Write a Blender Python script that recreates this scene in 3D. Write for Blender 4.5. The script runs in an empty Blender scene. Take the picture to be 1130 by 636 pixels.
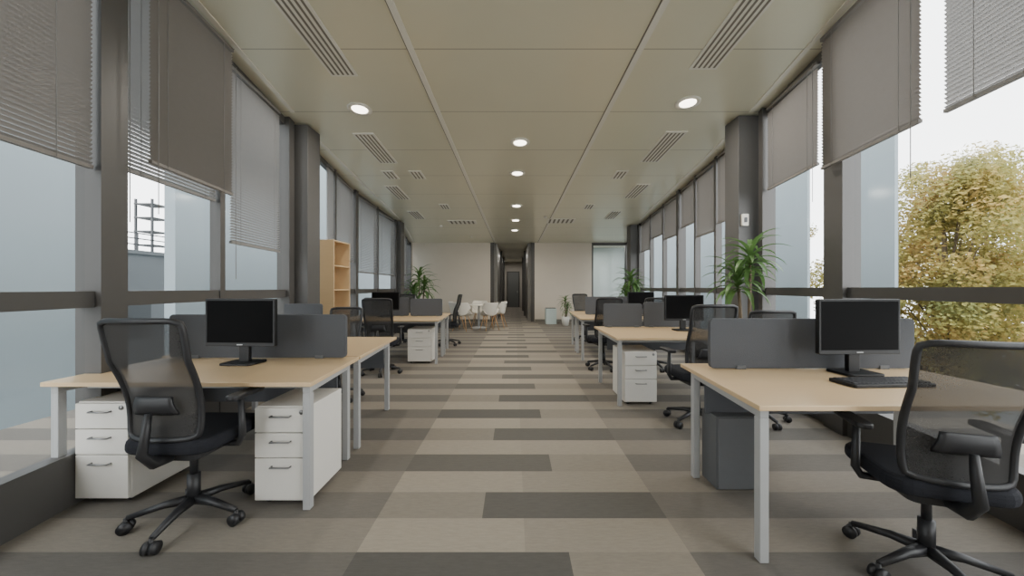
import bpy, math, random
from mathutils import Vector, Matrix
random.seed(4)
C=bpy.context.scene.collection
F=400.0; H=1.27; VX=568; VY=318
def HM(d): return 2.465-0.055*d
def CZ(d): return H+HM(d)
def ceilpt(x,y):
    d=2.465/((VY-y)/F+0.055); return ((x-VX)/F*d, d, CZ(d))
WLp=[(-1.2,2.17),(5.1,3.06),(7.5,3.4),(10.2,3.4),(13.7,4.0)]
WRp=[(-1.2,2.17),(4.9,3.22),(7.5,3.5),(11,3.75),(13.7,4.3)]
def W(s,d):
    p=WLp if s<0 else WRp
    for (a,b),(c,e) in zip(p,p[1:]):
        if d<=c: return b+(e-b)*(d-a)/(c-a)
    return p[-1][1]
# ---------------- materials
def lin(c):
    return tuple(((v/255)/12.92 if v/255<=.04045 else ((v/255+.055)/1.055)**2.4) for v in c)+(1,)
def mat(name,col,rough=.6,metal=0,var=.06,scale=20,bump=0,emit=None,spec=.5):
    m=bpy.data.materials.new(name); m.use_nodes=True; nt=m.node_tree; b=nt.nodes['Principled BSDF']
    tc=nt.nodes.new('ShaderNodeTexCoord'); n=nt.nodes.new('ShaderNodeTexNoise'); n.inputs['Scale'].default_value=scale; n.inputs['Detail'].default_value=3
    nt.links.new(tc.outputs['Object'],n.inputs['Vector'])
    mx=nt.nodes.new('ShaderNodeMix'); mx.data_type='RGBA'
    c=lin(col); mx.inputs[6].default_value=tuple(v*(1-var) for v in c[:3])+(1,); mx.inputs[7].default_value=tuple(min(1,v*(1+var)) for v in c[:3])+(1,)
    nt.links.new(n.outputs['Fac'],mx.inputs[0]); nt.links.new(mx.outputs[2],b.inputs['Base Color'])
    b.inputs['Roughness'].default_value=rough; b.inputs['Metallic'].default_value=metal
    b.inputs['Specular IOR Level'].default_value=spec
    if bump:
        bp=nt.nodes.new('ShaderNodeBump'); bp.inputs['Strength'].default_value=bump; bp.inputs['Distance'].default_value=.01
        nt.links.new(n.outputs['Fac'],bp.inputs['Height']); nt.links.new(bp.outputs['Normal'],b.inputs['Normal'])
    if emit:
        b.inputs['Emission Color'].default_value=lin(emit[0]); b.inputs['Emission Strength'].default_value=emit[1]
    return m
def mix_transparent(m,fac):
    nt=m.node_tree; b=nt.nodes['Principled BSDF']; o=nt.nodes['Material Output']
    t=nt.nodes.new('ShaderNodeBsdfTransparent'); x=nt.nodes.new('ShaderNodeMixShader'); x.inputs[0].default_value=fac
    nt.links.new(t.outputs[0],x.inputs[1]); nt.links.new(b.outputs[0],x.inputs[2]); nt.links.new(x.outputs[0],o.inputs['Surface']); return x
M={}
M['wood']=mat('oak_laminate',(208,180,140),.34,var=.05,scale=6)
nt=M['wood'].node_tree
for n in nt.nodes:
    if n.type=='TEX_NOISE':
        mp=nt.nodes.new('ShaderNodeMapping'); mp.inputs['Scale'].default_value=(.6,9,9)
        l=n.inputs['Vector'].links[0].from_socket; nt.links.new(l,mp.inputs['Vector']); nt.links.new(mp.outputs[0],n.inputs['Vector'])
M['metal']=mat('silver_powder_coat',(168,169,169),.4,var=.02)
M['white']=mat('white_cabinet',(220,217,210),.4,var=.02)
M['handle']=mat('brushed_steel',(150,150,150),.35,metal=.8)
M['greyped']=mat('grey_cabinet',(92,94,96),.6)
M['black']=mat('black_plastic',(36,36,38),.45,spec=.5)
M['keys']=mat('keyboard_plastic',(52,52,54),.5)
M['fabric']=mat('black_fabric',(38,39,44),.9,scale=300,bump=.3,spec=.2)
M['mesh']=mat('chair_mesh',(62,61,60),.9,scale=200,spec=.2); mix_transparent(M['mesh'],.86)
M['felt']=mat('grey_felt',(82,84,88),.95,scale=250,bump=.2,var=.1)
M['screenb']=mat('monitor_bezel',(16,16,17),.45,spec=.4)
M['display']=mat('monitor_glass',(6,6,7),.6,spec=.08)
M['frame']=mat('window_frame_charcoal',(78,76,74),.45,var=.04)
M['column']=mat('column_paint',(82,81,80),.5,var=.04)
M['cream']=mat('cream_wall',(208,198,183),.7,var=.03,scale=3)
M['dark']=mat('dark_panel',(70,67,63),.35)
M['corrwall']=mat('corridor_side_panel',(120,117,111),.35)
M['corr']=mat('corridor_paint',(96,98,96),.4)
M['endwall']=mat('corridor_end_wall',(172,166,156),.6)
M['frost']=mat('side_room_wall',(160,170,168),.7)
M['skirt']=mat('skirting',(110,106,98),.5)
M['glassfin']=mat('pale_facade',(134,145,150),.6,var=.03,scale=1,spec=.2)
M['concrete']=mat('concrete',(98,101,103),.8,var=.1,scale=2)
M['roofdark']=mat('dark_metal',(60,62,64),.6)
M['ground']=mat('paving',(112,116,116),.9,scale=1)
M['bark']=mat('bark',(110,96,78),.9,scale=30,bump=.5)
M['leafpl']=mat('plant_leaf',(92,126,70),.42,var=.35,scale=8)
M['pot']=mat('glazed_pot',(206,206,200),.4)
M['potblue']=mat('pale_blue_planter',(186,200,198),.5)
M['soil']=mat('soil',(50,38,30),.95)
M['woodleg']=mat('beech',(190,150,105),.5)
M['shell']=mat('white_shell',(230,226,216),.4,var=.02)
M['slot']=mat('slot_dark',(126,121,110),.7)
M['grille']=mat('grille_white',(232,230,220),.5)
M['trimw']=mat('ceiling_profile',(230,227,216),.45,var=.02)
M['lamp']=mat('lamp_lens',(255,250,240),.5,emit=((255,244,226),7))
M['blindd']=mat('blind_slat_taupe',(142,137,132),.5,var=.04); 
M['blindl']=mat('blind_slat_grey',(158,156,154),.5,var=.04); 
def addtransl(m,fac):
    nt=m.node_tree; b=nt.nodes['Principled BSDF']; o=nt.nodes['Material Output']
    t=nt.nodes.new('ShaderNodeBsdfTranslucent'); t.inputs[0].default_value=b.inputs['Base Color'].default_value
    for n in nt.nodes:
        if n.type=='MIX': nt.links.new(n.outputs[2],t.inputs[0])
    x=nt.nodes.new('ShaderNodeMixShader'); x.inputs[0].default_value=fac
    nt.links.new(b.outputs[0],x.inputs[1]); nt.links.new(t.outputs[0],x.inputs[2]); nt.links.new(x.outputs[0],o.inputs['Surface'])
addtransl(M['blindd'],.18); addtransl(M['blindl'],.3); addtransl(M['leafpl'],.3)
m=bpy.data.materials.new('window_glass'); m.use_nodes=True; nt=m.node_tree; nt.nodes.clear()
o=nt.nodes.new('ShaderNodeOutputMaterial'); t=nt.nodes.new('ShaderNodeBsdfTransparent'); t.inputs[0].default_value=(.93,.95,.95,1)
g=nt.nodes.new('ShaderNodeBsdfGlossy'); g.inputs['Roughness'].default_value=.12; g.inputs[0].default_value=(.8,.85,.85,1)
x=nt.nodes.new('ShaderNodeMixShader'); x.inputs[0].default_value=.02
nt.links.new(t.outputs[0],x.inputs[1]); nt.links.new(g.outputs[0],x.inputs[2]); nt.links.new(x.outputs[0],o.inputs[0]); M['glass']=m
def foliage():
    m=mat('autumn_leaves',(150,120,50),.8); nt=m.node_tree; b=nt.nodes['Principled BSDF']
    r=nt.nodes.new('ShaderNodeValToRGB'); n=[q for q in nt.nodes if q.type=='TEX_NOISE'][0]; n.inputs['Scale'].default_value=.8
    e=r.color_ramp.elements; e[0].position=.3; e[0].color=lin((124,130,78)); e[1].position=.74; e[1].color=lin((184,146,88))
    k=r.color_ramp.elements.new(.5); k.color=lin((160,150,84))
    nt.links.new(n.outputs['Fac'],r.inputs[0]); nt.links.new(r.outputs[0],b.inputs['Base Color']); 
    t=nt.nodes.new('ShaderNodeBsdfTranslucent'); nt.links.new(r.outputs[0],t.inputs[0]); x=nt.nodes.new('ShaderNodeMixShader'); x.inputs[0].default_value=.4
    nt.links.new(b.outputs[0],x.inputs[1]); nt.links.new(t.outputs[0],x.inputs[2]); nt.links.new(x.outputs[0],nt.nodes['Material Output'].inputs[0]); return m
M['autumn']=foliage()
class NT:
    def __init__(s,m): s.nt=m.node_tree
    def m(s,op,a,b=None,c=None):
        n=s.nt.nodes.new('ShaderNodeMath'); n.operation=op
        for i,v in enumerate((a,b,c)):
            if v is None: continue
            if isinstance(v,(int,float)): n.inputs[i].default_value=v
            else: s.nt.links.new(v,n.inputs[i])
        return n.outputs[0]
def carpet():
    m=bpy.data.materials.new('carpet_planks'); m.use_nodes=True; nt=m.node_tree; b=nt.nodes['Principled BSDF']; N=NT(m)
    g=nt.nodes.new('ShaderNodeNewGeometry'); s=nt.nodes.new('ShaderNodeSeparateXYZ'); nt.links.new(g.outputs['Position'],s.inputs[0])
    X,Y=s.outputs[0],s.outputs[1]
    r=N.m('FLOOR',N.m('DIVIDE',N.m('ADD',Y,.05),.256))
    def wn(a,bb):
        c=nt.nodes.new('ShaderNodeCombineXYZ'); 
        for i,v in enumerate((a,bb)):
            if isinstance(v,(int,float)): c.inputs[i].default_value=v
            else: nt.links.new(v,c.inputs[i])
        w=nt.nodes.new('ShaderNodeTexWhiteNoise'); w.noise_dimensions='2D'; nt.links.new(c.outputs[0],w.inputs['Vector']); return w.outputs['Value']
    def ramp(v,cols):
        rp=nt.nodes.new('ShaderNodeValToRGB'); rp.color_ramp.interpolation='LINEAR'; e=rp.color_ramp.elements
        e[0].position=0; e[0].color=lin(cols[0]); e[1].position=1; e[1].color=lin(cols[1])
        nt.links.new(v,rp.inputs[0]); return rp.outputs[0]
    r40=N.m('ADD',r,40)
    odd=N.m('MODULO',r40,2.0); ev_=N.m('SUBTRACT',1.0,odd)
    q4=N.m('MODULO',r40,4.0); sw=N.m('COMPARE',q4,2.0,.1)
    # odd rows: light beige full-width (two near-equal planks). even rows: one dark bar of 1 m, stepping left/right, remainder mid tone
    joint=N.m('ADD',N.m('MULTIPLY',ev_,N.m('MULTIPLY_ADD',sw,.44,-.18)),N.m('MULTIPLY',odd,.05))
    right=N.m('GREATER_THAN',X,joint)
    bar=N.m('ABSOLUTE',N.m('SUBTRACT',right,sw))            # 1 = dark bar side
    even=N.m('MULTIPLY_ADD',bar,-.50,.60)                     # .10 dark / .60 mid
    oddv=N.m('MULTIPLY_ADD',right,-.12,.92)
    val=N.m('ADD',N.m('MULTIPLY',ev_,even),N.m('MULTIPLY',odd,oddv))
    val=N.m('ADD',val,N.m('MULTIPLY',N.m('SUBTRACT',wn(right,r),.5),.12))
    ca=ramp(val,[(82,80,76),(156,147,133)])
    v2=N.m('ADD',N.m('MULTIPLY_ADD',odd,.55,.12),N.m('MULTIPLY',wn(r,2.0),.2))
    cs=ramp(v2,[(92,89,85),(142,134,122)])
    inside=N.m('MULTIPLY',N.m('GREATER_THAN',X,-.76),N.m('LESS_THAN',X,.84))
    mx=nt.nodes.new('ShaderNodeMix'); mx.data_type='RGBA'; nt.links.new(inside,mx.inputs[0]); nt.links.new(cs,mx.inputs[6]); nt.links.new(ca,mx.inputs[7])
    n=nt.nodes.new('ShaderNodeTexNoise'); n.inputs['Scale'].default_value=14; n.inputs['Detail'].default_value=8; n.inputs['Roughness'].default_value=.8
    mp=nt.nodes.new('ShaderNodeMapping'); mp.inputs['Scale'].default_value=(1,6,1); nt.links.new(g.outputs['Position'],mp.inputs[0]); nt.links.new(mp.outputs[0],n.inputs['Vector'])
    v=N.m('MULTIPLY_ADD',n.outputs['Fac'],.7,.62)
    mm=nt.nodes.new('ShaderNodeMix'); mm.data_type='RGBA'; mm.blend_type='MULTIPLY'; mm.inputs[0].default_value=1
    nt.links.new(mx.outputs[2],mm.inputs[6]); nt.links.new(v,mm.inputs[7]); nt.links.new(mm.outputs[2],b.inputs['Base Color'])
    b.inputs['Roughness'].default_value=.75; b.inputs['Specular IOR Level'].default_value=.25
    bp=nt.nodes.new('ShaderNodeBump'); bp.inputs['Strength'].default_value=.25; bp.inputs['Distance'].default_value=.005; nt.links.new(n.outputs['Fac'],bp.inputs['Height']); nt.links.new(bp.outputs[0],b.inputs['Normal'])
    return m
M['carpet']=carpet()
def ceilmat():
    m=mat('ceiling_metal_tiles',(226,223,202),.3,metal=.2,var=.02,scale=2); nt=m.node_tree; b=nt.nodes['Principled BSDF']; N=NT(m)
    g=nt.nodes.new('ShaderNodeNewGeometry'); s=nt.nodes.new('ShaderNodeSeparateXYZ'); nt.links.new(g.outputs['Position'],s.inputs[0])
    y=N.m('ABSOLUTE',N.m('SUBTRACT',N.m('FRACT',N.m('DIVIDE',N.m('ADD',s.outputs[1],1.5),1.1)),.5))
    ln=N.m('LESS_THAN',y,.006)
    src=b.inputs['Base Color'].links[0].from_socket
    mx=nt.nodes.new('ShaderNodeMix'); mx.data_type='RGBA'; nt.links.new(N.m('MULTIPLY',ln,.6),mx.inputs[0]); nt.links.new(src,mx.inputs[6]); mx.inputs[7].default_value=lin((136,130,116))
    nt.links.new(mx.outputs[2],b.inputs['Base Color']); return m
M['ceil']=ceilmat()
# ---------------- mesh builder
class MB:
    def __init__(s): s.v=[];s.f=[];s.m=[];s.s=[]
    def add(s,vs,fs,mi=0,sm=False):
        o=len(s.v); s.v+=[tuple(v) for v in vs]
        for f in fs: s.f.append([i+o for i in f]); s.m.append(mi); s.s.append(sm)
        return s
    def hexa(s,p,mi=0):
        return s.add(p,[(3,2,1,0),(4,5,6,7),(0,1,5,4),(1,2,6,5),(2,3,7,6),(3,0,4,7)],mi)
    def box(s,x0,x1,y0,y1,z0,z1,mi=0):
        return s.hexa([(x0,y0,z0),(x1,y0,z0),(x1,y1,z0),(x0,y1,z0),(x0,y0,z1),(x1,y0,z1),(x1,y1,z1),(x0,y1,z1)],mi)
    def tube(s,pts,r,n=8,mi=0,closed=False,sq=1.0):
        pts=[Vector(p) for p in pts]; k=len(pts); rs=r if isinstance(r,(list,tuple)) else [r]*k
        vs=[];prev=None
        for i,p in enumerate(pts):
            a=pts[(i-1)%k] if (closed or i>0) else p; b=pts[(i+1)%k] if (closed or i<k-1) else p
            t=(b-a).normalized()
            if prev is None:
                up=Vector((0,0,1)) if abs(t.z)<.9 else Vector((0,1,0)); u=t.cross(up).normalized()
            else: u=(prev-t*prev.dot(t)).normalized()
            prev=u; w=t.cross(u)
            for j in range(n):
                an=2*math.pi*j/n; vs.append(p+u*math.cos(an)*rs[i]+w*math.sin(an)*rs[i]*sq)
        fs=[]
        for i in range(k if closed else k-1):
            for j in range(n):
                a=i*n+j;b=i*n+(j+1)%n;c=((i+1)%k)*n+(j+1)%n;d=((i+1)%k)*n+j; fs.append((a,b,c,d))
        if not closed: fs.append(tuple(range(n))[::-1]); fs.append(tuple((k-1)*n+j for j in range(n)))
        return s.add(vs,fs,mi,True)
    def cyl(s,p0,p1,r0,r1=None,n=20,mi=0): return s.tube([p0,p1],[r0,r0 if r1 is None else r1],n,mi)
    def lathe(s,prof,n=24,c=(0,0),mi=0):
        vs=[];
        for r,z in prof:
            for j in range(n): a=2*math.pi*j/n; vs.append((c[0]+r*math.cos(a),c[1]+r*math.sin(a),z))
        fs=[(i*n+j,i*n+(j+1)%n,(i+1)*n+(j+1)%n,(i+1)*n+j) for i in range(len(prof)-1) for j in range(n)]
        fs.append(tuple(range(n))[::-1]); fs.append(tuple((len(prof)-1)*n+j for j in range(n)))
        return s.add(vs,fs,mi,True)
    def grid(s,fn,nu,nv,mi=0,close_u=False):
        vs=[fn(i/nu,j/nv) for j in range(nv+1) for i in range(nu+1)]
        fs=[(j*(nu+1)+i,j*(nu+1)+i+1,(j+1)*(nu+1)+i+1,(j+1)*(nu+1)+i) for j in range(nv) for i in range(nu)]
        return s.add(vs,fs,mi,True)
    def rprism(s,w,h,r,t,axis='z',c=(0,0,0),mi=0,seg=5):
        o=[]
        for cx,cy,a0 in ((w/2-r,h/2-r,0),(-w/2+r,h/2-r,90),(-w/2+r,-h/2+r,180),(w/2-r,-h/2+r,270)):
            for i in range(seg+1):
                a=math.radians(a0+90*i/seg); o.append((cx+r*math.cos(a),cy+r*math.sin(a)))
        n=len(o); vs=[]
        for k in (-t/2,t/2):
            for a,b in o:
                v=(a,b,k) if axis=='z' else ((a,-k,b) if axis=='y' else (k,a,b))
                vs.append((v[0]+c[0],v[1]+c[1],v[2]+c[2]))
        fs=[tuple(range(n))[::-1],tuple(range(n,2*n))]+[(i,(i+1)%n,n+(i+1)%n,n+i) for i in range(n)]
        return s.add(vs,fs,mi)
    def obj(s,name,mats,loc=(0,0,0),rot=0,parent=None,bev=0,sub=0,solid=0,world=False):
        if world: s.v=[(a-loc[0],b-loc[1],c-loc[2]) for a,b,c in s.v]
        me=bpy.data.meshes.new(name); me.from_pydata(s.v,[],s.f); 
        for q in mats: me.materials.append(M[q])
        for p,mi,sm in zip(me.polygons,s.m,s.s): p.material_index=mi; p.use_smooth=sm
        me.update(); o=bpy.data.objects.new(name,me); C.objects.link(o); o.location=loc; o.rotation_euler=(0,0,rot)
        if parent: o.parent=parent
        if solid: q=o.modifiers.new('Solidify','SOLIDIFY'); q.thickness=solid; q.offset=0
        if bev:
            q=o.modifiers.new('Bevel','BEVEL'); q.width=bev; q.segments=3; q.limit_method='ANGLE'; q.angle_limit=math.radians(50)
        if sub: q=o.modifiers.new('Sub','SUBSURF'); q.levels=sub; q.render_levels=sub
        return o
def tag(o,label,cat,group=None):
    o['label']=label; o['category']=cat
    if group: o['group']=group
    return o
def root(name,label,cat,loc,rot=0,group=None):
    e=bpy.data.objects.new(name,None); C.objects.link(e); e.location=loc; e.rotation_euler=(0,0,rot); e.empty_display_size=.1
    return tag(e,label,cat,group)
def struct(o): o['kind']='structure'; return o
def clone(o,loc,rot,label=None,sc=1):
    def cp(a,par):
        b=a.copy(); C.objects.link(b)
        if par: b.parent=par
        for ch in a.children: cp(ch,b)
        return b
    r=cp(o,None); r.location=loc; r.rotation_euler=(0,0,rot); r.scale=(sc,sc,sc)
    if label: r['label']=label
    return r
# ---------------- ROOM
struct(MB().box(-4.6,4.6,-1.3,13.9,-.1,0).obj('floor',['carpet']))
struct(MB().box(-1.1,1.0,13.9,26.2,-.1,0).obj('floor',['carpet']))
mb=MB(); ds=[-1.3,1,3,4.9,5.1,7.5,9,10.2,11,13.85]
for a,b in zip(ds,ds[1:]):
    e=.1
    mb.hexa([(-W(-1,a)-e,a,CZ(a)),(W(1,a)+e,a,CZ(a)),(W(1,b)+e,b,CZ(b)),(-W(-1,b)-e,b,CZ(b)),
      (-W(-1,a)-e,a,CZ(a)+.15),(W(1,a)+e,a,CZ(a)+.15),(W(1,b)+e,b,CZ(b)+.15),(-W(-1,b)-e,b,CZ(b)+.15)])
struct(mb.obj('ceiling',['ceil']))
tn=[0]
def trim(mb,mats,**k):
    tn[0]+=1; return struct(mb.obj('trim_%d'%tn[0],mats,**k))
def cbox(mb,xa0,xa1,xb0,xb1,a,b,drop,mi=0,up=.0):
    za,zb=CZ(a)+up,CZ(b)+up
    return mb.hexa([(xa0,a,za-drop),(xa1,a,za-drop),(xb1,b,zb-drop),(xb0,b,zb-drop),(xa0,a,za),(xa1,a,za),(xb1,b,zb),(xb0,b,zb)],mi)
for r in (-.434,.525):
    a,b=-1.2,13.65; w=.028
    mb=MB(); cbox(mb,r*HM(a)-w,r*HM(a)+w,r*HM(b)-w,r*HM(b)+w,a,b,.012); 
    cbox(mb,r*HM(a)-w-.012,r*HM(a)-w,r*HM(b)-w-.012,r*HM(b)-w,a,b,.004,1)
    trim(mb,['trimw','slot'])
for s in (-1,1):
    for (a,b) in ((-1.1,4.55),(5.2,10.1),(10.7,13.6)):
        mb=MB(); xs=sorted((s*(W(s,a)-.22),s*(W(s,a)-.17))); xe=sorted((s*(W(s,b)-.22),s*(W(s,b)-.17)))
        cbox(mb,xs[0],xs[1],xe[0],xe[1],a,b,.01); trim(mb,['trimw'])
struct(MB().box(-2.3,2.3,-1.45,-1.3,0,3.9).obj('wall_back',['cream']))
def wpt(s,d,t,z): return (s*(W(s,d)-t),d,z)
def wbox(mb,s,d0,d1,z0,z1,t0,t1,mi=0):
    za=CZ(d0)-.005 if z1=='c' else z1; zb=CZ(d1)-.005 if z1=='c' else z1
    a=[wpt(s,d0,t0,z0),wpt(s,d0,t1,z0),wpt(s,d1,t1,z0),wpt(s,d1,t0,z0)]
    b=[wpt(s,d0,t0,za),wpt(s,d0,t1,za),wpt(s,d1,t1,zb),wpt(s,d1,t0,zb)]
    if s<0: return mb.hexa(a+b,mi)
    return mb.hexa([a[0],a[3],a[2],a[1],b[0],b[3],b[2],b[1]],mi)
wn_=[0]
def window(s,d0,d1,muls=(),p0=.06,p1=.06):
    wn_[0]+=1; mb=MB(); rz=(1.15,1.25) if s<0 else (1.185,1.275)
    wbox(mb,s,d0,d0+p0,0,'c',-.06,.1); wbox(mb,s,d1-p1,d1,0,'c',-.06,.1)
    a,b=d0+p0,d1-p1
    for m_ in muls: wbox(mb,s,m_-.035,m_+.035,0.0,'c',-.03,.07)
    wbox(mb,s,a,b,rz[0],rz[1],-.03,.06); wbox(mb,s,a,b,0,.30,-.03,.06)
    za,zb=CZ(a)-.005,CZ(b)-.005
    q=[wpt(s,a,-.03,za-.1),wpt(s,a,.04,za-.1),wpt(s,b,.04,zb-.1),wpt(s,b,-.03,zb-.1),wpt(s,a,-.03,za),wpt(s,a,.04,za),wpt(s,b,.04,zb),wpt(s,b,-.03,zb)]
    if s>0: q=[q[0],q[3],q[2],q[1],q[4],q[7],q[6],q[5]]
    mb.hexa(q)
    mb.add([wpt(s,a,0,.29),wpt(s,b,0,.29),wpt(s,b,0,zb-.05),wpt(s,a,0,za-.05)],[(0,1,2,3)],1)
    return struct(mb.obj('window_%d'%wn_[0],['frame','glass']))
window(-1,-1.2,.7); window(-1,.7,2.33,p1=.09); window(-1,2.33,4.80,(3.42,),p0=.09,p1=.14)
window(-1,5.18,7.6,(6.45,)); window(-1,7.6,10.15,(8.85,)); window(-1,10.55,13.65,(11.6,12.6))
window(1,-1.2,1.0); window(1,1.0,3.23,(1.7,),p1=.12); window(1,3.23,4.55,p0=.12,p1=.1)
window(1,4.94,7.6,(5.9,6.75)); window(1,7.6,10.6,(8.6,9.6)); window(1,11.05,13.65,(12.3,))
def column(x0,x1,y0,y1):
    cx,cy=(x0+x1)/2,(y0+y1)/2
    mb=MB().box(x0,x1,y0,y1,0,min(CZ(y0),CZ(y1))-.003); mb.box(x0-.008,x1+.008,y0-.008,y1+.008,0,.1)
    o=mb.obj('column',['column'],loc=(cx,cy,0),world=True,bev=.006); struct(o)
    return tag(o,'square dark grey painted column between window bays','column','structural columns')
column(-3.12,-2.76,4.83,5.14); column(2.84,3.2,4.6,4.9); column(-3.5,-3.2,10.2,10.5); column(3.4,3.72,10.65,11.0)
def blind(s,d0,d1,zb,m_,t=.09,label=None):
    zt=CZ(d1)-.03; L=d1-d0
    bc=wpt(s,(d0+d1)/2,t,zb)
    e=root('venetian_blind',label,'blind',bc,0,'window blinds')
    mb=MB(); pitch=.028 if d0<5 else .032; n=int((zt-zb-.05)/pitch); hw=pitch*.49; ang=math.radians(46 if m_=='blindd' else 38)
    for i in range(n):
        z=zb+.03+i*pitch; dz=hw*math.sin(ang); dt=hw*math.cos(ang)
        mb.add([wpt(s,d0,t-dt,z-dz),wpt(s,d1,t-dt,z-dz),wpt(s,d1,t+dt,z+dz),wpt(s,d0,t+dt,z+dz)],[(0,1,2,3)])
    mb.v=[(a-bc[0],b-bc[1],c-bc[2]) for a,b,c in mb.v]; mb.obj('slats',[m_],parent=e)
    mb=MB(); wbox(mb,s,d0,d1,zb-.0,zb+.022,t-.014,t+.014); mb.v=[(a-bc[0],b-bc[1],c-bc[2]) for a,b,c in mb.v]; mb.obj('bottom_rail',[m_],parent=e)
    mb=MB(); wbox(mb,s,d0,d1,zt-.03,zt,t-.02,t+.02); mb.v=[(a-bc[0],b-bc[1],c-bc[2]) for a,b,c in mb.v]; mb.obj('head_rail',[m_],parent=e)
    for k in (.15,.85):
        d=d0+L*k; p=wpt(s,d,t+.018,zb); q=wpt(s,d,t+.018,zt)
        MB().tube([(p[0]-bc[0],p[1]-bc[1],0),(q[0]-bc[0],q[1]-bc[1],zt-zb)],.002,5).obj('ladder_cord',['blindl'],parent=e)
    if d0<5:
        d=d0+L*.04; p=wpt(s,d,t+.03,zb); q=wpt(s,d,t+.03,zt)
        MB().tube([(p[0]-bc[0],p[1]-bc[1],-.35),(q[0]-bc[0],q[1]-bc[1],zt-zb)],.003,5).obj('pull_chain',['blindl'],parent=e)
DL='taupe venetian blind half lowered in front of window'; LL='pale grey venetian blind lowered behind window frame'
for s,a,b,z,m_,t in [(-1,.85,2.22,2.0,'blindd',.06),(-1,2.44,3.36,2.07,'blindl',.03),(-1,2.52,3.41,2.14,'blindd',.16),(-1,3.56,4.50,1.71,'blindl',.05),
  (-1,6.06,6.38,1.75,'blindl',.05),(-1,6.52,7.5,1.8,'blindl',.05),(-1,7.7,8.78,1.6,'blindl',.05),(-1,8.92,10.05,1.6,'blindl',.05),(-1,10.7,11.5,1.6,'blindl',.05),(-1,11.7,12.5,1.7,'blindl',.05),
  (1,1.1,2.30,2.38,'blindl',.04),(1,2.34,3.28,2.34,'blindd',.16),(1,3.50,4.42,2.46,'blindd',.05),
  (1,5.1,5.84,2.3,'blindd',.05),(1,5.96,6.7,2.2,'blindd',.05),(1,6.82,7.5,2.5,'blindd',.05),(1,7.7,8.55,2.4,'blindd',.05),(1,8.66,9.55,2.55,'blindd',.05),(1,9.66,10.5,2.3,'blindd',.05),(1,11.2,12.2,2.2,'blindd',.05)]:
    blind(s,a,b,z,m_,t,DL if m_=='blindd' else LL)
# back walls
bz=CZ(13.7)
struct(MB().box(-4.1,-.92,13.7,13.85,0,bz).obj('wall_far_left',['cream']))
struct(MB().box(.75,2.91,13.7,13.85,0,bz).obj('wall_far_right',['cream']))
struct(MB().box(-3.9,-.93,13.68,13.7,0,.09).obj('baseboard_left',['skirt'])); struct(MB().box(.76,2.9,13.68,13.7,0,.09).obj('baseboard_right',['skirt']))
mb=MB()
for x in (2.91,4.18): mb.box(x,x+.06,13.7,13.8,0,bz)
mb.box(2.97,4.2,13.7,13.8,bz-.1,bz); mb.box(2.97,4.2,13.7,13.8,0,.1)
mb.add([(2.97,13.75,.1),(4.2,13.75,.1),(4.2,13.75,bz-.1),(2.97,13.75,bz-.1)],[(0,1,2,3)],1)
wn_[0]+=1; struct(mb.obj('window_%d'%wn_[0],['frame','glass']))
struct(MB().box(2.5,5.6,16.5,16.6,-.1,3.3).obj('wall_side_room',['frost'])); struct(MB().box(2.7,5.2,13.9,16.5,-.1,0).obj('floor',['carpet']))
struct(MB().box(2.6,5.3,13.86,16.5,3.1,3.2).obj('ceiling',['ceil']))
# corridor
struct(MB().box(-.92,-.78,13.70,13.84,0,bz).obj('trim_21',['dark'])); struct(MB().box(.61,.75,13.70,13.84,0,bz).obj('trim_22',['dark']))
struct(MB().box(-.90,-.66,13.85,24,0,2.97).obj('wall_corridor_left',['corrwall'])); struct(MB().box(.50,.74,13.85,24,0,2.97).obj('wall_corridor_right',['corrwall']))
struct(MB().box(-.92,.75,13.85,24.1,2.98,3.1).obj('ceiling',['ceil'])); struct(MB().box(-1.05,.88,24,24.1,0,2.99).obj('wall_corridor_end',['endwall']))
for k,yy in ((1,16.6),(2,20.2)):
    mb=MB().box(-.66,-.57,yy,yy+.1,0,2.97); mb.box(.41,.50,yy,yy+.1,0,2.97); struct(mb.obj('trim_3%d'%k,['dark']))
mb=MB().box(-.45,.25,23.95,24,0,2.3); mb.box(-.52,-.45,23.93,24,0,2.37,1); mb.box(.25,.32,23.93,24,0,2.37,1); mb.box(-.45,.25,23.93,24,2.3,2.37,1); mb.box(.15,.2,23.9,23.95,.95,1.1,2); struct(mb.obj('door_2',['corr','dark','handle']))
def grille(x,d0,d1,w,slots,label):
    dm=(d0+d1)/2; z=CZ(dm)
    e=root('air_vent',label,'vent',(x,dm,z),0,'ceiling air grilles')
    mb=MB(); cbox(mb,x-w/2,x+w/2,x-w/2,x+w/2,d0,d1,.012); mb.v=[(a-x,b-dm,c-z) for a,b,c in mb.v]; mb.obj('frame',['grille'],parent=e)
    p=w/(slots+.5)
    for i in range(slots):
        mb=MB(); cx=x-w/2+p*(i+.75); cbox(mb,cx-p*.2,cx+p*.2,cx-p*.2,cx+p*.2,d0+.03,d1-.03,.004,0,-.011)
        mb.v=[(a-x,b-dm,c-z) for a,b,c in mb.v]; mb.obj('slot',['slot'],parent=e)
G1='long white linear slot air diffuser in ceiling panel'; G2='small white slotted air grille in ceiling panel'
grille(-1.80,1.9,3.84,.28,5,G1); grille(1.93,1.9,3.73,.28,5,G1); grille(-2.14,5.1,6.15,.3,5,G1); grille(2.26,5.05,6.1,.3,5,G1)
grille(-2.5,7.3,8.2,.28,4,G1); grille(2.56,7.2,8.1,.28,4,G1); grille(-1.8,6.5,6.9,.22,3,G2); grille(-2.3,6.5,6.9,.22,3,G2); grille(1.94,6.5,6.9,.22,3,G2)
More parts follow.
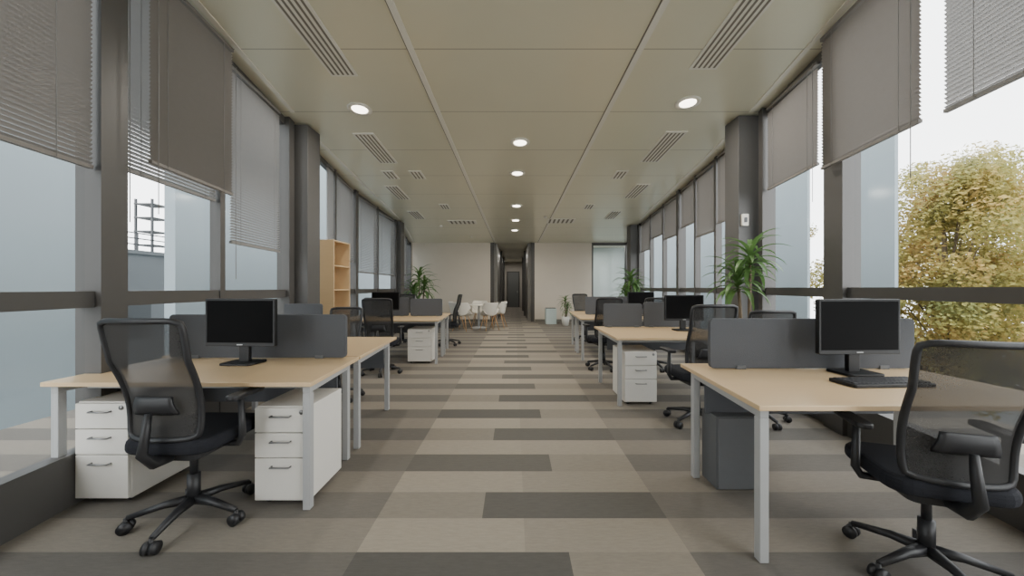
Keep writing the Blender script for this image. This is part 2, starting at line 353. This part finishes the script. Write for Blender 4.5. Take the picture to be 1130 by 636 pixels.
grille(-2.6,9.2,10,.28,4,G1); grille(2.6,9.2,10,.28,4,G1); grille(-1.7,8.6,9,.22,3,G2); grille(1.8,8.6,9,.22,3,G2); grille(1.3,10,10.5,.8,6,G2); grille(-1.5,10.2,10.6,.8,6,G2)
def downlight(x,y,power):
    X,D,Z=ceilpt(x,y)
    e=root('downlight','round recessed ceiling downlight, lit, white trim','ceiling light',(X,D,Z),0,'recessed ceiling downlights')
    e.rotation_euler=(-math.atan(.055),0,0)
    MB().lathe([(.145,0),(.145,-.012),(.10,-.014),(.095,-.002)],28).obj('trim_ring',['trimw'],parent=e)
    MB().lathe([(.092,-.003),(.092,-.015)],28).obj('lens',['lamp'],parent=e)
    l=bpy.data.lights.new('downlight_lamp','AREA'); l.shape='DISK'; l.size=.15; l.energy=power; l.color=(1,.93,.82)
    o=bpy.data.objects.new('downlight_lamp',l); C.objects.link(o); o.parent=e; o.location=(0,0,-.03)
for x,y in ((397,120),(759,113),(574,157),(571,191),(570,227),(569,243),(568,254)): downlight(x,y,28)
for x,y in ((487,249),(602,239),(520,261)):
    X,D,Z=ceilpt(x,y); tag(MB().lathe([(.05,0),(.05,-.03),(.03,-.045)],16).obj('smoke_detector',['shell'],loc=(X,D,Z-.003)),'small round white smoke detector on ceiling','smoke detector','smoke detectors')
e=root('wall_sensor','small white wall control box with dark button on column','wall control',(2.91,4.582,2.13))
MB().rprism(.08,.15,.01,.03,'y').obj('housing',['shell'],parent=e,bev=.003); MB().rprism(.035,.06,.006,.01,'y',c=(0,-.018,0)).obj('button',['greyped'],parent=e)
# ---------------- DESKS
def desk(x1,xe0,xe1,y0,y1,side,label):
    cx,cy=(xe0+x1)/2,(y0+y1)/2
    e=root('office_desk',label,'desk',(cx,cy,0),0,'office desks')
    def part(mb,n,m_,bev=.003):
        mb.v=[(a-cx,b-cy,c) for a,b,c in mb.v]; return mb.obj(n,[m_],parent=e,bev=bev)
    s=side
    if s>0: q=[(xe0,y0),(x1,y0),(x1,y1),(xe1,y1)]
    else: q=[(x1,y0),(xe0,y0),(xe1,y1),(x1,y1)]
    part(MB().hexa([(a,b,.715) for a,b in q]+[(a,b,.74) for a,b in q]),'tabletop','wood')
    lw=.042; ya,yb=y0+.04,y1-.13 if (y1-y0)>1 else y1-.09
    for (xx0,xx1) in ((xe0+s*.03,xe1+s*.03),(x1-s*(.01+lw),x1-s*(.01+lw))):
        def X(xv): return (xv,xv+s*lw) if s>0 else (xv-lw,xv)
        a=sorted(X(xx0)); b=sorted(X(xx1))
        part(MB().box(a[0],a[1],ya,ya+lw,0,.67),'leg','metal'); part(MB().box(b[0],b[1],yb-lw,yb,0,.67),'leg','metal')
        part(MB().hexa([(a[0],ya,.67),(a[1],ya,.67),(b[1],yb,.67),(b[0],yb,.67),(a[0],ya,.712),(a[1],ya,.712),(b[1],yb,.712),(b[0],yb,.712)]),'side_rail','metal')
    lo,hi=sorted((xe0+s*.09,x1-s*.1)); part(MB().box(lo,hi,ya+.1,ya+.14,.67,.71),'cross_beam','metal'); part(MB().box(lo,hi,yb-.2,yb-.16,.67,.71),'cross_beam','metal')
    part(MB().box(lo+.05,hi-.05,yb-.10,yb-.085,.45,.67),'modesty_panel','felt')
    return e
DK='light oak office desk with pale metal legs'
desk(-2.66,-1.14,-1.20,2.03,2.80,-1,DK+' and monitor'); desk(-2.74,-1.20,-1.28,2.815,3.93,-1,DK+' in paired bench')
desk(-2.95,-2.42,-2.42,4.42,4.80,-1,DK+' next to column')
desk(-3.0,-1.26,-1.30,6.0,6.85,-1,DK+', drawers under'); desk(-3.0,-1.30,-1.36,6.87,7.7,-1,DK+' in paired bench')
desk(2.62,1.10,1.165,1.63,2.55,1,DK+', monitor and keyboard'); desk(2.42,1.08,1.10,3.85,5.02,1,DK+', drawers under')
desk(2.75,1.14,1.18,6.3,7.2,1,DK+' in paired bench'); desk(2.75,1.18,1.25,7.22,8.3,1,DK+' in paired bench')
def dscreen(x0,x1,y,zt=1.07,label='grey felt desk divider screen with rounded corners'):
    cx=(x0+x1)/2; e=root('desk_divider',label,'desk divider',(cx,y,.745),0,'desk dividers')
    MB().rprism(x1-x0,zt-.745,.03,.03,'y',c=(0,0,(zt-.745)/2)).obj('panel',['felt'],parent=e,bev=.004)
    for k in (-.35,.35): MB().box(k*(x1-x0)-.03,k*(x1-x0)+.03,-.022,.022,-.004,.02).obj('clamp',['greyped'],parent=e,bev=.002)
dscreen(-2.60,-1.27,2.74); dscreen(-2.92,-2.44,4.6); dscreen(-2.85,-2.0,6.86,1.09); dscreen(-1.96,-1.36,6.82,1.07)
dscreen(1.275,2.61,2.38); dscreen(1.74,2.41,4.9,1.08); dscreen(1.2,1.72,4.9,1.06); dscreen(1.4,2.02,7.2,1.1); dscreen(2.04,2.7,7.2,1.1)
def pedestal(x0,x1,y0,y1,h,m_='white',label='white three drawer mobile pedestal with steel handles'):
    w=x1-x0; dp=y1-y0; e=root('drawer_pedestal',label,'drawer cabinet',((x0+x1)/2,(y0+y1)/2,0),0,'drawer pedestals')
    MB().box(-w/2,w/2,-dp/2+.02,dp/2,.03,h).obj('body',[m_],parent=e,bev=.004)
    zs=[.035,.035+(h-.04)*.46,.035+(h-.04)*.73,h-.004]
    for a,b in zip(zs,zs[1:]):
        z0,z1=a+.003,b-.003; cz=(z0+z1)/2
        dr=MB().box(-w/2+.003,w/2-.003,-dp/2,-dp/2+.019,z0-cz,z1-cz).obj('drawer',[m_],loc=(0,0,cz),parent=e,bev=.003)
        zz=(z1-z0)/2-.045
        MB().tube([(-.055,-dp/2,zz),(-.055,-dp/2-.022,zz),(.055,-dp/2-.022,zz),(.055,-dp/2,zz)],.005,8).obj('handle',['handle'],parent=dr)
    MB().cyl((w/2-.04,-dp/2-.005,h-.03),(w/2-.04,-dp/2+.01,h-.03),.013).obj('lock',['handle'],parent=e)
    for a in (-1,1):
        for b in (-1,1): MB().cyl((a*(w/2-.05)-.012,b*(dp/2-.06),.0165),(a*(w/2-.05)+.012,b*(dp/2-.06),.0165),.0165).obj('castor',['black'],parent=e)
pedestal(-1.51,-1.195,2.10,2.50,.58); pedestal(-2.575,-2.26,2.12,2.56,.60); pedestal(1.19,1.54,3.92,4.4,.58)
pedestal(-1.80,-1.40,6.08,6.6,.58)
e=root('storage_cabinet','plain dark grey low cabinet under desk','cabinet',(1.41,2.36,0))
MB().box(-.14,.14,-.08,.1,0,.46).obj('body',['greyped'],parent=e,bev=.004); MB().box(-.137,.137,-.095,-.081,.01,.455).obj('door',['greyped'],parent=e,bev=.003)
def monitor(x,y,rot=0,w=.51):
    e=root('computer_monitor','black flat computer monitor, switched off, on stand','monitor',(x,y,.741),rot,'computer monitors')
    h=w*.66
    MB().rprism(w,h,.008,.03,'y',c=(0,0,.125+h/2)).obj('casing',['screenb'],parent=e,bev=.003)
    MB().box(-w/2+.014,w/2-.014,-.0165,-.0148,.125+.026,.125+h-.014).obj('screen',['display'],parent=e)
    MB().box(-.02,.02,-.0168,-.0148,.134,.140).obj('badge',['handle'],parent=e)
    MB().rprism(.07,.26,.006,.03,'y',c=(0,.035,.14)).obj('stand',['screenb'],parent=e,bev=.003)
    MB().rprism(.23,.18,.03,.014,'z',c=(0,.02,.0075)).obj('base',['screenb'],parent=e,bev=.004)
monitor(2.10,2.22,.03); monitor(-1.90,2.52,-.05,.50); monitor(2.10,4.5,0,.48); monitor(-2.35,6.6,0,.5); monitor(2.4,6.9,0,.5)
e=root('keyboard','black computer keyboard lying on desk','keyboard',(2.02,2.0,.741),.05)
MB().rprism(.46,.16,.012,.018,'z',c=(0,0,.009)).obj('body',['screenb'],parent=e,bev=.003)
mb=MB()
for r in range(5):
    for c in range(18):
        x=-.215+c*.0242; y=-.06+r*.0255; mb.box(x,x+.019,y,y+.020,.018,.024)
mb.obj('keycap',['keys'],parent=e)['kind']='stuff'
# ---------------- OFFICE CHAIR
def office_chair(loc,rot,label):
    e=root('office_chair',label,'office chair',loc,rot,'black swivel office chairs')
    MB().rprism(.46,.46,.10,.075,'z',c=(0,.03,.465)).obj('seat',['fabric'],parent=e,bev=.028)
    MB().rprism(.28,.28,.04,.05,'z',c=(0,0,.405)).obj('seat_mechanism',['black'],parent=e,bev=.008)
    def bs(u,v):
        hw=.180+.020*v-.008*abs(2*v-1)**11; x=(2*u-1)*hw; q=2*u-1
        return (x,-.195-.12*v+.035*q*q+.035*math.sin(math.pi*min(1,v*1.5)),.51+.605*v-.014*abs(q)**9*(1 if v>.5 else -1)*abs(2*v-1)**10)
    MB().grid(bs,14,18).obj('backrest_mesh',['mesh'],parent=e)
    out=[bs(i/14,0) for i in range(15)]+[bs(1,j/18) for j in range(1,19)]+[bs(1-i/14,1) for i in range(1,15)]+[bs(0,1-j/18) for j in range(1,18)]
    MB().tube(out,.015,8,closed=True).obj('backrest_frame',['black'],parent=e)
    def lp(u,v):
        x=(2*u-1)*.11*(1-.2*v); b=bs(.5+x/.44,.22+.15*v); return (x,b[1]-.016-.012*math.sin(math.pi*v),b[2])
    MB().grid(lp,8,6).obj('lumbar_support',['black'],parent=e,solid=.012)
    MB().tube([(0,-.05,.40),(0,-.22,.41),(0,-.275,.47),(0,-.255,.58),(0,-.245,.66)],[.03,.03,.022,.018,.014],10).obj('back_spine',['black'],parent=e)
    for s in (-1,1):
        a=MB().tube([(s*.16,0,.415),(s*.25,0,.42),(s*.272,0,.46),(s*.272,-.01,.67)],[.016,.018,.018,.015],10).obj('armrest',['black'],parent=e)
        MB().rprism(.07,.24,.03,.026,'z',c=(s*.268,.03,.685)).obj('arm_pad',['black'],parent=a,bev=.008)
    MB().cyl((0,0,.09),(0,0,.25),.03).cyl((0,0,.25),(0,0,.40),.018).obj('gas_lift',['black'],parent=e)
    for i in range(5):
        an=math.radians(-9+72*i); c,s=math.cos(an),math.sin(an)
        lg=MB().tube([(0,0,.11),(c*.12,s*.12,.105),(c*.27,s*.27,.075)],[.032,.022,.015],8,sq=.9).obj('base_leg',['black'],parent=e)
        mb=MB(); px,py=c*.275,s*.275
        for k in (-1,1):
            ox,oy=-s*.016*k,c*.016*k; ox2,oy2=-s*.028*k,c*.028*k
            mb.cyl((px+ox*.3,py+oy*.3,.03),(px+ox2,py+oy2,.03),.03,n=16)
        mb.cyl((px,py,.03),(px,py,.075),.01); mb.obj('caster',['black'],parent=lg)
    return e
ch=office_chair((-1.77,2.0,0),-.02,'black mesh back swivel chair at desk with drawers')
for loc,r,l,sc in (((1.84,1.62,0),-.30,'black mesh back swivel chair at desk with keyboard',.95),
   ((1.72,3.42,0),.05,'black mesh back swivel chair at desk end',1),((2.33,3.5,0),-.1,'black swivel chair near large potted plant',.95),
   ((-1.98,5.40,0),.12,'black swivel chair at desk with drawers',1),((-2.02,4.16,0),math.pi+.1,'black swivel chair tucked under paired desks',.92),
   ((-1.50,8.12,0),1.9,'black swivel chair turned sideways at end of desk bench',1),((1.40,5.72,0),.1,'black swivel chair at desk beside aisle',1),
   ((2.2,5.72,0),-.1,'black swivel chair at desk',1),((-2.5,8.1,0),math.pi,'black swivel chair at desk',1),((1.7,8.75,0),math.pi+.3,'black swivel chair behind desk bench',1)):
    clone(ch,loc,r,l,sc)
e=root('bookcase','tall light oak open bookcase beside column','bookcase',(-2.91,5.72,0))
mb=MB().box(-.19,.19,-.27,-.25,0,2.0).box(-.19,.19,.25,.27,0,2.0).box(-.19,.19,-.25,.25,1.98,2.0).box(-.19,.19,-.25,.25,.0,.06).box(-.19,-.175,-.25,.25,.06,1.98)
mb.obj('carcass',['wood'],parent=e,bev=.002)
for z in (.45,.84,1.23,1.6): MB().box(-.17,.185,-.25,.25,z,z+.02).obj('shelf',['wood'],parent=e)
# ---------------- plants
def plant(x,y,potmat,ph,pr,canes,label,leafL=.5,nleaf=26,name='potted_dracaena'):
    e=root(name,label,'potted plant',(x,y,0))
    MB().lathe([(pr*.75,0),(pr*.9,ph*.5),(pr,ph),(pr*.9,ph),(pr*.88,ph-.04)],24).obj('pot',[potmat],parent=e)
    MB().lathe([(pr*.86,ph-.05),(pr*.86,ph-.03)],20).obj('soil',['soil'],parent=e)
    lf=MB()
    for (cx,cy,h) in canes:
        MB().tube([(cx*.4,cy*.4,ph-.04),(cx*.7,cy*.7,(ph+h)/2),(cx,cy,h)],[.022,.018,.015],8).obj('stem',['bark'],parent=e)
        for i in range(nleaf):
            az=i*2.4+random.random()*.5; el=1.4-1.5*(i/nleaf)+random.uniform(-.12,.12); L=leafL*random.uniform(.8,1.1)
            pts=[];n=7
            p=Vector((cx,cy,h+.02-.18*(i/nleaf))); e2=el
            for k in range(n+1):
                pts.append(p.copy()); st=L/n
                p=p+Vector((math.cos(az)*math.cos(e2),math.sin(az)*math.cos(e2),math.sin(e2)))*st; e2-=.24
            sd=Vector((-math.sin(az),math.cos(az),0)); vs=[]
            for k,q in enumerate(pts):
                t=k/n; w=.030*max(0,math.sin(math.pi*min(1,.18+t*.82)))**.7*(leafL/.5)
                vs+= [q-sd*w+Vector((0,0,w*.35)),q,q+sd*w+Vector((0,0,w*.35))]
            fs=[]
            for k in range(n): fs+=[(3*k,3*k+1,3*k+4,3*k+3),(3*k+1,3*k+2,3*k+5,3*k+4)]
            lf.add(vs,fs,0,True)
    lf.obj('leaves',['leafpl'],parent=e)
plant(2.63,4.08,'pot',.45,.15,[(.02,0,1.64),(-.10,.03,1.38)],'large dracaena in pale pot beside window column',.44,36)
plant(-2.45,9.3,'pot',.45,.2,[(0,0,1.55),(.12,.05,1.3),(-.12,-.05,1.15)],'tall dracaena in pale pot near cream wall',.5,30)
plant(2.85,8.9,'pot',.45,.2,[(0,0,1.5),(.12,.05,1.25),(-.12,-.05,1.1)],'tall dracaena in pale pot near windows',.5,30)
plant(1.72,12.3,'pot',.3,.14,[(0,0,.85),(.06,.0,.6)],'small leafy plant in pot near cream wall',.34,26,'potted_plant')
e=root('planter_box','pale blue square planter box standing near cream wall','planter',(1.28,12.9,0))
MB().rprism(.38,.38,.02,.55,'z',c=(0,0,.275)).obj('box',['potblue'],parent=e,bev=.005); MB().rprism(.34,.34,.02,.02,'z',c=(0,0,.552)).obj('soil',['soil'],parent=e)
e=root('round_table','small white round meeting table','table',(-1.15,11.6,0))
MB().lathe([(.4,.72),(.41,.73),(.4,.745)],32).obj('tabletop',['shell'],parent=e); MB().cyl((0,0,.03),(0,0,.72),.035).obj('pedestal',['metal'],parent=e); MB().lathe([(.26,0),(.26,.01),(.05,.04)],28).obj('base',['metal'],parent=e)
def shell_chair(loc,rot):
    e=root('shell_chair','cream white moulded tub chair with slim beech legs','chair',loc,rot,'white tub chairs around round table')
    def sf(u,v):
        q=2*u-1
        if v<.5:
            t=v/.5; return (q*.27*(.85+.15*t),.22-.42*t,.45-.03*(1-t)+(.06+.16*t)*abs(q)**3)
        t=(v-.5)/.5; return (q*.27*(1-.12*t*t),-.20-.08*t+.20*q*q*(1-.35*t),.45+.39*t+.22*abs(q)**3*(1-t))
    MB().grid(sf,12,16).obj('seat_shell',['shell'],parent=e,solid=.012,sub=1)
    for a in (-1,1):
        for b in (-1,1): MB().cyl((a*.12,b*.10,.46),(a*.22,b*.22-.01,0),.014,.010,10).obj('leg',['woodleg'],parent=e)
    return e
sc=shell_chair((-1.80,11.4,0),-1.4); 
for l,r in (((-.52,11.65,0),1.4),((-1.2,12.35,0),3.1),((-.76,10.9,0),.5),((-1.55,10.8,0),-.3)): clone(sc,l,r)
# ---------------- EXTERIOR
struct(MB().box(-60,60,-20,90,-5.1,-5).obj('ground',['ground']))
def building(x0,x1,y0,y1,z1,m_,label,cat='building'):
    e=root('building',label,cat,((x0+x1)/2,(y0+y1)/2,-5)); w,d=(x1-x0)/2,(y1-y0)/2
    MB().box(-w,w,-d,d,0,z1+5).obj('facade',[m_],parent=e); MB().box(-w-.05,w+.05,-d-.05,d+.05,z1+5,z1+5.12).obj('parapet',['concrete'],parent=e)
    return e
building(-6.4,-6.2,6.62,26,8,'glassfin','pale blue grey panelled building outside window')
building(-6.6,-6.2,-2,5.3,8,'glassfin','pale blue grey panelled building outside window')
building(6.5,6.56,6.2,7.15,8,'glassfin','pale blue grey facade fin outside window')
building(6.5,6.56,8.05,9.3,8,'glassfin','pale blue grey facade fin outside window')
building(7.0,9,11.5,40,8,'glassfin','pale blue grey building outside window')
b=building(-22,-12.5,11,15.5,2.4,'concrete','grey concrete building with flat roof outside window')
for i in range(3):
    for z in (1.5,4.6): MB().box(4.75,4.76,-1.6+i*1.4,-.8+i*1.4,z,z+1.4).obj('window',['roofdark'],parent=b)
e=root('roof_railing','dark metal safety railing along roof edge','railing',(-12.7,13.2,2.52))
for i in range(9): MB().box(-.02,.02,-2+i*.5-.02,-2+i*.5+.02,0,.6).obj('post',['roofdark'],parent=e)
for z in (.2,.4,.58): MB().box(-.02,.02,-2,2,z,z+.035).obj('rail',['roofdark'],parent=e)
e=root('stair_tower','dark steel lattice stair tower on roof','tower',(-13.5,13.5,2.52))
for a in (-.3,.3):
    for b in (-.3,.3): MB().box(a-.03,a+.03,b-.03,b+.03,0,2.0).obj('post',['roofdark'],parent=e)
for k in range(4): MB().box(-.34,.34,-.34,.34,.3+k*.5,.34+k*.5).obj('platform',['roofdark'],parent=e)
def tree(x,y,h,r,n):
    e=root('tree','autumn tree with yellow green and golden leaves outside window','tree',(x,y,-5),random.random()*6,'autumn trees')
    tr=MB().tube([(0,0,0),(.1,0,h*.4),(0,.1,h*.8)],[.2,.14,.05],10); cl=[]
    for i in range(100):
        a=random.random()*6.28; z=random.uniform(.2,1)*h; rr=r*math.sqrt(max(.06,1-((z/h-.56)/.47)**2))*random.uniform(.15,.95)
        c=Vector((math.cos(a)*rr,math.sin(a)*rr,z)); cl.append((c,random.uniform(.6,1.)*r*.32))
        if i%2: tr.tube([(0,0,z*.6),c*.6+Vector((0,0,z*.3)),c],[.035,.018,.007],6)
    tr.obj('trunk',['bark'],parent=e); lf=MB()
    for i in range(n):
        c,rr=random.choice(cl); d=Vector((random.gauss(0,1),random.gauss(0,1),random.gauss(0,1))).normalized()*rr*random.random()**.4
        p=c+d; u=Vector((random.gauss(0,1),random.gauss(0,1),random.gauss(0,1))).normalized()*random.uniform(.045,.085); w=u.orthogonal().normalized()*u.length*.7
        lf.add([p-u,p-w,p+u,p+w],[(0,1,2,3)])
    lf.obj('foliage',['autumn'],parent=e)
tree(16.2,13.6,11.0,3.5,72000); tree(18.5,6.0,11.0,3.2,34000); tree(25.5,19.5,12.5,3.8,44000); tree(14.2,20.8,10.8,3.0,30000)
# ---------------- LIGHT
w=bpy.data.worlds.new('World'); bpy.context.scene.world=w; w.use_nodes=True; bg=w.node_tree.nodes['Background']
nt=w.node_tree; tc=nt.nodes.new('ShaderNodeTexCoord'); n=nt.nodes.new('ShaderNodeTexNoise'); n.inputs['Scale'].default_value=1.5
mx=nt.nodes.new('ShaderNodeMix'); mx.data_type='RGBA'; mx.inputs[6].default_value=(.93,.96,1,1); mx.inputs[7].default_value=(1,.99,.97,1)
nt.links.new(tc.outputs['Generated'],n.inputs[0]); nt.links.new(n.outputs[0],mx.inputs[0]); nt.links.new(mx.outputs[2],bg.inputs[0]); bg.inputs[1].default_value=6.0
for x,y,p,z in ((-.1,15.0,12,2.9),(-.1,18.3,14,2.9),(-.1,22.4,22,2.9)):  # added fill lights that brighten the corridor; no fixtures modelled
    l=bpy.data.lights.new('corridor_fill','AREA'); l.size=.5; l.energy=p; l.color=(1,.95,.88); o=bpy.data.objects.new('corridor_fill',l); C.objects.link(o); o.location=(x,y,z)
l=bpy.data.lights.new('side_room_fill','AREA'); l.size=1; l.energy=45; l.color=(1,.97,.92); o=bpy.data.objects.new('side_room_fill',l); C.objects.link(o); o.location=(3.7,15.2,3.0)  # added fill so the wall behind the glass partition looks pale
# ---------------- CAMERA
cam=bpy.data.cameras.new('Camera'); co=bpy.data.objects.new('Camera',cam); C.objects.link(co); co.location=(0,0,H); co.rotation_euler=(math.pi/2,0,0)
cam.sensor_width=36; cam.lens=F/1130*36; cam.shift_x=-3/1130; cam.clip_start=.05; cam.clip_end=300
bpy.context.scene.camera=co
